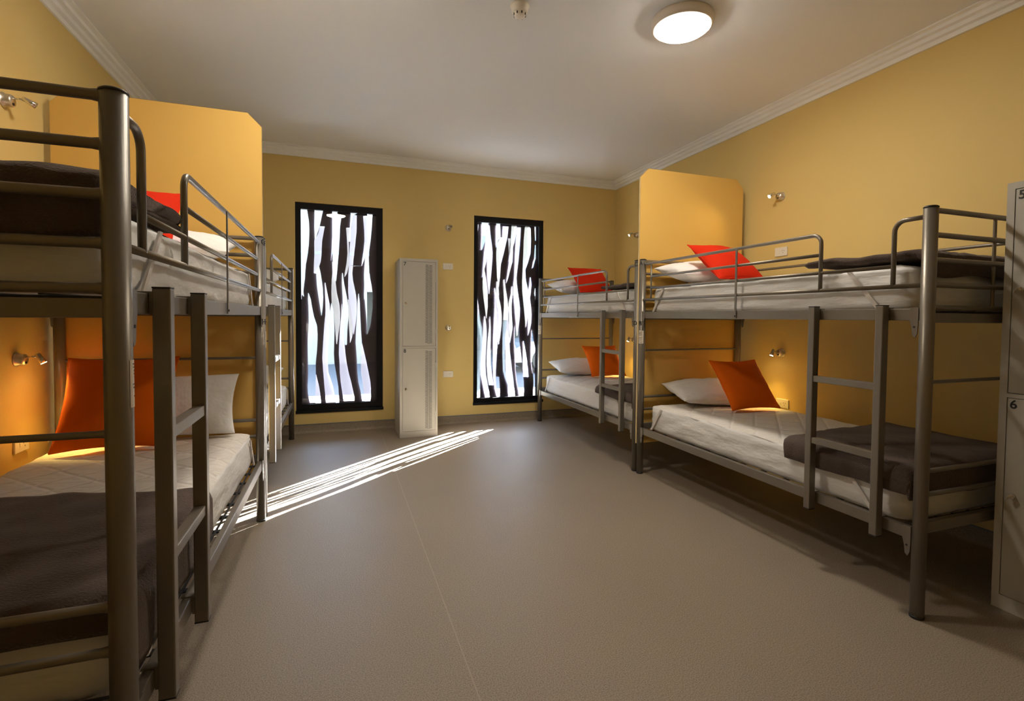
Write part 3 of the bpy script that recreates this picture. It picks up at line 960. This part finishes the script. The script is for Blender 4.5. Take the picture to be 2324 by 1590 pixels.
cushion('cushion_o', (-1.02, 2.86, ZL+.018), (1, 0, 0), (.02, .42, .90), 15, 'orange cushion on the lower berth of the left bunk in the foreground', .47)
cushion('cushion_r', (-.93, 2.68, ZU+.028), (1, 0, 0), (0, .62, .78), 16, 'red cushion on the upper berth of the left bunk, partly behind the blanket', .43)

# ------------------------------------------------------------------ folded fleece blankets
def blanket(key, upper, ua, ub, ya, yb, hang_f, hang_e, th, seed, label, skew=0., fold=True):
    """lies across the foot of a mattress; hang_f / hang_e = drop over the room side and the foot end"""
    sg, x0, y0 = ORG[key]
    zt = (1.266 if upper else .360)+.192+.016
    nu, nv = 44, 46
    edge_u, edge_y = .028, .074
    Rr = .028
    def prof(s, hang):
        """distance s along the cloth from the hem: returns (outward, down)"""
        if s < hang:
            return Rr, Rr+(hang-s)
        s -= hang
        if s < Rr*PI/2:
            a = s/Rr
            return Rr*math.cos(a), Rr*(1-math.sin(a))
        return -(s-Rr*PI/2), 0.
    Lu = (hang_f+Rr*PI/2 if hang_f > 0 else 0)+(ub-max(ua, edge_u))
    Ly_ = (hang_e+Rr*PI/2 if hang_e > 0 else 0)+(yb-max(ya, edge_y))
    bm = bmesh.new()
    thin = []
    grid = []
    for j in range(nv+1):
        row = []
        for i in range(nu+1):
            s, t = i/nu*Lu, j/nv*Ly_
            if hang_f > 0:
                hf = hang_f*(1+.25*noise.noise(Vector((t*5, seed, 1.))))
                o, d1 = prof(s*(hf-hang_f+Lu)/Lu, hf)
                u = edge_u+Rr-o-Rr
            else:
                u, d1 = max(ua, edge_u)+s, 0.
            if hang_e > 0:
                he = hang_e*(1+.3*noise.noise(Vector((s*5, seed, 5.))))
                o, d2 = prof(t*(he-hang_e+Ly_)/Ly_, he)
                y = edge_y+Rr-o-Rr
            else:
                y, d2 = max(ya, edge_y)+t, 0.
            q = Vector((s*4.5+seed, t*4.5, seed*.3))
            wv = noise.noise(q)+.5*noise.noise(q*2.2)
            fr_ = noise.noise(Vector((s*3+t*9, seed, 2.)))
            drop = max(d1, d2)
            z = zt+th*.5-drop
            if drop < .001:
                z += .013*abs(wv)+.006*(fr_+.6)
            else:
                if d1 >= d2 and d1 > Rr*.5:
                    u -= .009*abs(fr_)+.001
                elif d2 > Rr*.5:
                    y -= .006*abs(fr_)+.001
            y += skew*(u/.9)*(t/Ly_)
            if j == nv:
                y += .010*noise.noise(Vector((s*6, seed, 9.)))
            row.append(bm.verts.new((sg*u, y, z)))
            thin.append(.5 if drop > Rr*.5 else 1.)
        grid.append(row)
    for j in range(nv):
        for i in range(nu):
            f = bm.faces.new((grid[j][i], grid[j][i+1], grid[j+1][i+1], grid[j+1][i]))
            f.smooth = True
    bmesh.ops.recalc_face_normals(bm, faces=bm.faces)
    mid = grid[nv*3//4][nu*3//4]
    mid.normal_update()
    if mid.normal.z < 0:
        bmesh.ops.reverse_faces(bm, faces=bm.faces)
    # thickness with a rounded hem
    mb = MB()
    bm.verts.index_update()
    bm.normal_update()
    V = [v.co.copy() for v in bm.verts]
    N = [v.normal.copy() for v in bm.verts]
    nV = len(V)
    W_ = nu+1
    def inset(idx):
        i, j = idx % W_, idx // W_
        return i in (0, nu) or j in (0, nv)
    topv = [V[k]+N[k]*thin[k]*(th*.42 if not inset(k) else th*.36) for k in range(nV)]
    botv = [V[k]-N[k]*thin[k]*(th*.42 if not inset(k) else th*.36) for k in range(nV)]
    fs = [tuple(v.index for v in f.verts) for f in bm.faces]
    mb.add(topv+botv, fs+[tuple(nV+k for k in f[::-1]) for f in fs], True)
    per = [i for i in range(W_)]+[j*W_+nu for j in range(1, nv+1)]+[nv*W_+i for i in range(nu-1, -1, -1)]+[j*W_ for j in range(nv-1, 0, -1)]
    cen = sum(V, Vector())/nV
    midv = []
    for m_, k in enumerate(per):
        a, b = V[per[m_-1]], V[per[(m_+1) % len(per)]]
        out = (b-a).cross(N[k]).normalized()
        midv.append(V[k]+out*th*.42*thin[k])
    o = len(mb.v)
    mb.v += [tuple(p) for p in midv]
    m_n = len(per)
    for m_ in range(m_n):
        k0, k1 = per[m_], per[(m_+1) % m_n]
        mb.f += [(k0, k1, o+(m_+1) % m_n, o+m_), (o+m_, o+(m_+1) % m_n, nV+k1, nV+k0)]
        mb.sm += [True, True]
    bm.free()
    ob = mb.build('blanket', M['fleece'])
    ob.location = (x0, y0, 0)
    return tag(ob, label, 'blanket', 'folded charcoal fleece blankets')
blanket('R1', False, .02, .90, 0, .655, .060, .070, .034, 3.1, 'dark fleece blanket at the foot of the near right lower berth, behind the ladder', .10)
blanket('R1', True, .06, .90, 0, .60, 0, .050, .044, 4.2, 'dark folded fleece blanket on the near right upper berth')
blanket('R2', False, .02, .90, 0, .66, .020, .06, .034, 5.3, 'dark fleece blanket on the far right lower berth, behind its ladder')
blanket('R2', True, .05, .90, 0, .66, 0, .05, .036, 6.4, 'dark fleece blanket on the far right upper berth')
blanket('L1', False, .02, .90, 0, .78, .125, .030, .030, 7.5, 'dark fleece blanket over the foot of the near left lower berth', .16)
blanket('L1', True, .035, .90, 0, .655, 0, .085, .060, 8.6, 'thick dark folded fleece blanket on the near left upper berth')

# ------------------------------------------------------------------ steel lockers
def locker(loc, rz, nums, label, depth=.469):
    root = thing('locker', label, 'locker', loc, rz, 'two-door grey steel lockers')
    W_, H_ = .380, 1.800
    lk = M['locker']
    b = MB()
    b.box(0, W_, .016, depth, .0, H_)
    # face frame standing proud of the carcass, doors sit inside it
    b.box(0, .026, 0, .016, 0, H_)
    b.box(W_-.022, W_, 0, .016, 0, H_)
    b.box(.026, W_-.022, 0, .016, H_-.028, H_)
    b.box(.026, W_-.022, 0, .016, .903, .921)
    b.box(.026, W_-.022, 0, .016, 0, .061)
    b.build('body', lk, root)
    for (z0, z1), num in zip(((.9235, 1.7695), (.0635, .9005)), nums):
        x0, x1 = .0285, W_-.0245
        d = MB().box(x0, x1, .0015, .0145, z0, z1, .0015).build('door', lk, root)
        t_ = text_mb(num, .050, .0004)
        t_.xf(Matrix.Translation((x0+.020, .0008, z1-.026)) @ Matrix.Rotation(PI/2, 4, 'X'))
        t_.build('number', M['ink'], d)
        v = MB()
        zz = z1-.030
        k = 0
        while zz > z0+.025:
            for xa, xb, dz in ((.254, .279, 0), (.286, .291, .0065), (.297, .322, .004)):
                v.box(xa, xb, .0009, .0018, zz-dz-.0021, zz-dz+.0021)
            for xa, xb in ((.2785, .2825), (.2935, .2975)):
                v.box(xa, xb, .0009, .0018, zz-.0105, zz-.0040)
            zz -= .0142
            k += 1
        v.build('vent_slots', M['slot'], d)
        zl = z0+.43
        lkx = x0+.030
        l_ = MB().tube([(lkx, .0014, zl), (lkx, -.010, zl)], .0105, 16).build('lock', M['chrome'], d)
        ky = MB()
        ky.tube([(lkx, -.009, zl), (lkx, -.020, zl)], .003, 8)
        ky.box(lkx-.0012, lkx+.0012, -.040, -.018, zl-.016, zl+.010)
        ky.xf(Matrix.Translation((lkx, 0, zl)) @ Matrix.Rotation(.5, 4, 'Y') @ Matrix.Translation((-lkx, 0, -zl)))
        ky.build('key', M['satin'], l_)
        for zh in (z1-.175, z0+.16):
            MB().box(x1-.004, x1+.0035, .0002, .006, zh-.028, zh+.028, .001).build('hinge', lk, d)
    return root
locker((.583, 5.073, 0), 0, '78', 'grey two-door steel locker numbered 7 and 8 between the windows')
locker((2.655, 1.310, 0), -PI/2, '56', 'grey two-door steel locker numbered 5 and 6 at the right edge', .50)

# ------------------------------------------------------------------ reading lamps
def reading_lamp(loc, rz, lit, head, label, power=1.):
    """built facing +x out of the wall; head = (sideways, tilt down)"""
    root = thing('reading_lamp', label, 'lamp', loc, rz, 'small chrome reading lamps on the walls')
    rx = Matrix.Rotation(PI/2, 4, 'Y')
    base = MB().lathe([(0, 0), (.034, 0), (.035, .003), (.033, .006), (.029, .007), (.028, .030), (.025, .036), (0, .037)], 28).xf(rx).build('base', M['satin'], root)
    MB().tube([(.0355, 0, -.014), (.039, 0, -.014)], .0065, 14).build('switch', M['black'], base)
    side, tilt = head
    p0 = Vector((.034, 0, .012))
    p1 = Vector((.058, side*.006, .014))
    p2 = Vector((.082, side*.022, .010))
    MB().tube([p0, p1, p2], .0045, 10).build('arm', M['chrome'], root)
    d = Vector((.75, side*.55, -tilt)).normalized()
    c = p2+Vector((0, 0, .002))
    hd = MB()
    hd.tube([c-d*.018, c-d*.014, c+d*.010, c+d*.034], [.008, .0115, .0120, .0150], 18)
    h = hd.build('lamp_head', M['chrome'], root)
    MB().tube([c+d*.0342, c+d*.0352], .0125, 18).build('lens', M['led'] if lit else M['led_off'], h)
    if lit:
        sp = bpy.data.lights.new('reading_spot', 'SPOT')
        sp.energy = READ_POWER*power
        sp.color = (1.0, .66, .16)
        sp.spot_size = math.radians(100)
        sp.spot_blend = .9
        sp.shadow_soft_size = .012
        so = bpy.data.objects.new('reading_spot', sp)
        COL.objects.link(so)
        so.parent = root
        so.location = c+d*.042
        so.rotation_euler = (-d).to_track_quat('Z', 'Y').to_euler()
    return root
reading_lamp((XE, 3.060, 2.193), PI, True, (-.4, .5), 'lit reading lamp above the upper berth of the near right bunk', .5)
reading_lamp((XE, 3.020, .958), PI, True, (-.35, 2.0), 'lit reading lamp glowing above the orange cushion on the near right bunk', 2.4)
reading_lamp((XE, 5.070, 2.193), PI, True, (-.4, .5), 'lit reading lamp above the upper berth of the far right bunk', .4)
reading_lamp((XE, 5.090, .970), PI, True, (-.35, 2.0), 'lit reading lamp above the lower berth of the far right bunk', 2.4)
reading_lamp((XW, 2.985, 2.200), 0, False, (.5, .4), 'unlit reading lamp above the upper berth of the near left bunk')
reading_lamp((XW, 3.035, 1.000), 0, True, (.5, 1.5), 'lit reading lamp glowing above the near left lower berth', 2.4)
reading_lamp((1.172, YN, 2.215), -PI/2, False, (.2, .3), 'upper unlit reading lamp on the back wall between locker and window')
reading_lamp((1.176, YN, 1.097), -PI/2, False, (-.2, .4), 'lower unlit reading lamp on the back wall between the two power outlets')

# ------------------------------------------------------------------ power outlets
def outlet(loc, rz, label):
    root = thing('power_outlet', label, 'power outlet', loc, rz, 'white power outlets on the walls')
    MB().box(-.0575, .0575, -.010, 0, -.035, .035, .004).build('plate', M['plastic'], root)
    MB().box(-.022, -.010, -.0125, -.009, -.010, .010, .002).build('switch', M['plastic'], root)
    s = MB()
    for dx, dz, a in ((.012, .006, .5), (.030, .006, -.5), (.021, -.010, 0)):
        q = MB().box(-.0012, .0012, -.0106, -.0099, -.0045, .0045)
        q.xf(Matrix.Translation((dx, 0, dz)) @ Matrix.Rotation(a, 4, 'Y'))
        s.add(q.v, q.f)
    s.build('socket_slots', M['slot'], root)
    return root
outlet((1.170, YN, 1.786), 0, 'white power outlet on the back wall beside the top of the locker')
outlet((1.178, YN, .572), 0, 'white power outlet low on the back wall beside the locker')
outlet((XE, 3.046, 1.757), -PI/2, 'white power outlet above the upper berth of the near right bunk')
outlet((XE, 2.996, .560), -PI/2, 'white power outlet beside the orange cushion on the near right bunk')
outlet((XW, 3.047, .590), PI/2, 'white power outlet beside the lower berth of the near left bunk')

# ------------------------------------------------------------------ ceiling fittings
def ceiling_light(x, y, label):
    cl = thing('ceiling_light', label, 'ceiling light', (x, y, HC), 0, 'round ceiling lights')
    MB().lathe([(0, 0), (.168, 0), (.170, -.006), (.168, -.040), (.160, -.050), (.150, -.051), (.148, -.047), (0, -.046)], 56).build('rim', M['rim'], cl)
    MB().lathe([(0, -.0740), (.06, -.0728), (.11, -.0690), (.138, -.0620), (.149, -.0510), (.149, -.0475), (0, -.0470)], 56).build('diffuser', M['diffuser'], cl)
ceiling_light(1.850, 2.420, 'round white ceiling light, switched on, above the middle of the room')
ceiling_light(-.020, 2.480, 'round ceiling light seen only as a reflection at the top of the left window')
sdv = thing('smoke_detector', 'small white smoke detector on the ceiling', 'smoke detector', (.942, 2.622, HC))
MB().lathe([(0, 0), (.052, 0), (.052, -.010), (.046, -.014), (.044, -.034), (.036, -.042), (0, -.042)], 32).build('base', M['plastic'], sdv)
ch = MB().lathe([(.034, -.042), (.030, -.058), (.022, -.062), (0, -.063)], 28).build('sensor_head', M['plastic'], sdv)
sl = MB()
for k in range(8):
    a = 2*PI*k/8
    q = MB().box(-.0035, .0035, .0315, .0345, -.056, -.044)
    q.xf(Matrix.Rotation(a, 4, 'Z'))
    sl.add(q.v, q.f)
sl.build('vent_slots', M['slot'], ch)

# ------------------------------------------------------------------ outside the windows
M['render'] = mat('white_render', srgb(104, 107, 105), .8, noise_amt=.08, noise_scale=1.3)
M['concrete'] = mat('pale_concrete', srgb(226, 228, 230), .85, noise_amt=.12, noise_scale=4)
M['asphalt'] = mat('asphalt', srgb(66, 70, 76), .9, noise_amt=.2, noise_scale=30)
M['garage'] = mat('dark_block', srgb(58, 62, 63), .85, noise_amt=.2, noise_scale=5)
M['blue_trim'] = mat('blue_trim', srgb(96, 140, 176), .5)
M['blue_glass'] = mat('blue_window_glass', srgb(70, 96, 128), .08)
M['car'] = mat('silver_car_paint', srgb(150, 154, 158), .25, metal=.4, coat=.6)
M['tyre'] = mat('tyre_rubber', (.015, .015, .016), .8)

gp = struct(MB().box(-8, 14, YN+T, 9.2, -.26, -.16).build('trim_9', M['concrete']))
gp.name = 'pavement'
rd = struct(MB().box(-8, 14, 9.2, 26, -.30, -.24).build('road', M['asphalt']))
kb = struct(MB().box(-8, 14, 6.75, 6.95, -.16, .14).build('low_wall', M['concrete']))
MB().box(-8, 14, 6.745, 6.955, .02, .06).build('blue_stripe', M['blue_trim'], kb)

bld = thing('building', 'white rendered building with dark garage across the street', 'building', (3.6, 16, -.24))
bl = MB()
bl.box(-12, 12, 0, .4, 2.20, 4.66)             # upper storey
bl.box(-12, -2.75, 0, .4, 0, 2.20)            # wall left of the garage
bl.box(6.9, 12, 0, .4, 0, 2.20)
bl.build('facade', M['render'], bld)
MB().box(-12, 12, -.01, .02, 3.28, 3.36).build('string_course', M['blue_trim'], bld)
gg = MB()
gg.box(-3.0, 7.3, 4.0, 4.2, 0, 2.6)
gg.box(-3.0, 7.3, .4, 4.2, 2.4, 2.6)
gg.build('garage', M['garage'], bld)
for xw in (-2.5, 2.3, 6.4):
    f = MB()
    f.box(xw, xw+1.6, -.03, .03, 2.52, 2.59)
    f.box(xw, xw+1.6, -.03, .03, 3.17, 3.24)
    for q in (0, .765, 1.53):
        f.box(xw+q, xw+q+.07, -.03, .03, 2.52, 3.24)
    wn = f.build('window', M['blue_trim'], bld)
    MB().box(xw+.03, xw+1.57, -.012, .01, 2.55, 3.20).build('pane', M['blue_glass'], wn)
for xw in (.3, 2.0):
    f = MB()
    for q in range(5):
        f.box(xw+q*.25, xw+q*.25+.07, -.03, .03, 3.56, 4.12)
    f.box(xw-.06, xw+1.18, -.03, .03, 4.12, 4.22)
    wn = f.build('window', M['blue_trim'], bld)
    MB().box(xw, xw+1.1, -.012, .01, 3.53, 4.14).build('pane', M['blue_glass'], wn)

car = thing('parked_car', 'silver car parked in front of the dark garage outside', 'car', (4.3, 12.2, -.24))
prof = [(-.05, .42), (.02, .62), (.30, .78), (1.05, .92), (1.75, 1.40), (3.05, 1.44), (3.75, 1.02), (4.25, .95), (4.32, .55), (4.25, .28), (.05, .28)]
n = len(prof)
cb = MB()
def sect(y, s, dz=0):
    return [(x if z < .95 else 2.4+(x-2.4)*(1-.04*s), y, z) for x, z in prof]
vs = sect(0.05, 1)+sect(0, 0)+sect(1.7, 0)+sect(1.65, 1)
vs = [(x, (.25 if z > 1.2 else 0)*(1 if y < .8 else -1)+y, z) for x, y, z in vs]
cb.add(vs, [tuple(range(n))]+[(g*n+k, g*n+(k+1) % n, (g+1)*n+(k+1) % n, (g+1)*n+k) for g in range(3) for k in range(n)]+[tuple(range(3*n, 4*n))[::-1]])
body = cb.build('body', M['car'], car)
MB().add([(1.25, .10, .96), (1.80, .225, 1.34), (2.95, .225, 1.37), (3.50, .10, 1.00)], [(0, 1, 2, 3)]).build('side_window', M['tyre'], car)
MB().add([(1.10, .20, .965), (1.10, 1.5, .965), (1.735, 1.36, 1.39), (1.735, .34, 1.39)], [(0, 1, 2, 3)]).xf(Matrix.Translation((-.012, 0, .010))).build('windscreen', M['tyre'], car)
for xw in (.85, 3.45):
    for yw in (-.01, 1.53):
        wh = MB().tube([(xw, yw, .32), (xw, yw+.18, .32)], .32, 28).build('wheel', M['tyre'], car)
        MB().tube([(xw, yw-.005, .32), (xw, yw+.005, .32)], .2, 20).build('hub_cap', M['car'], wh)
for yw in (.12, 1.30):
    MB().tube([(.02, yw+.13, .64), (.10, yw+.13, .66)], [.09, .12], 16).build('headlight', M['chrome'], car)
MB().box(-.07, .03, .45, 1.25, .42, .58, .01).build('grille', M['tyre'], car)
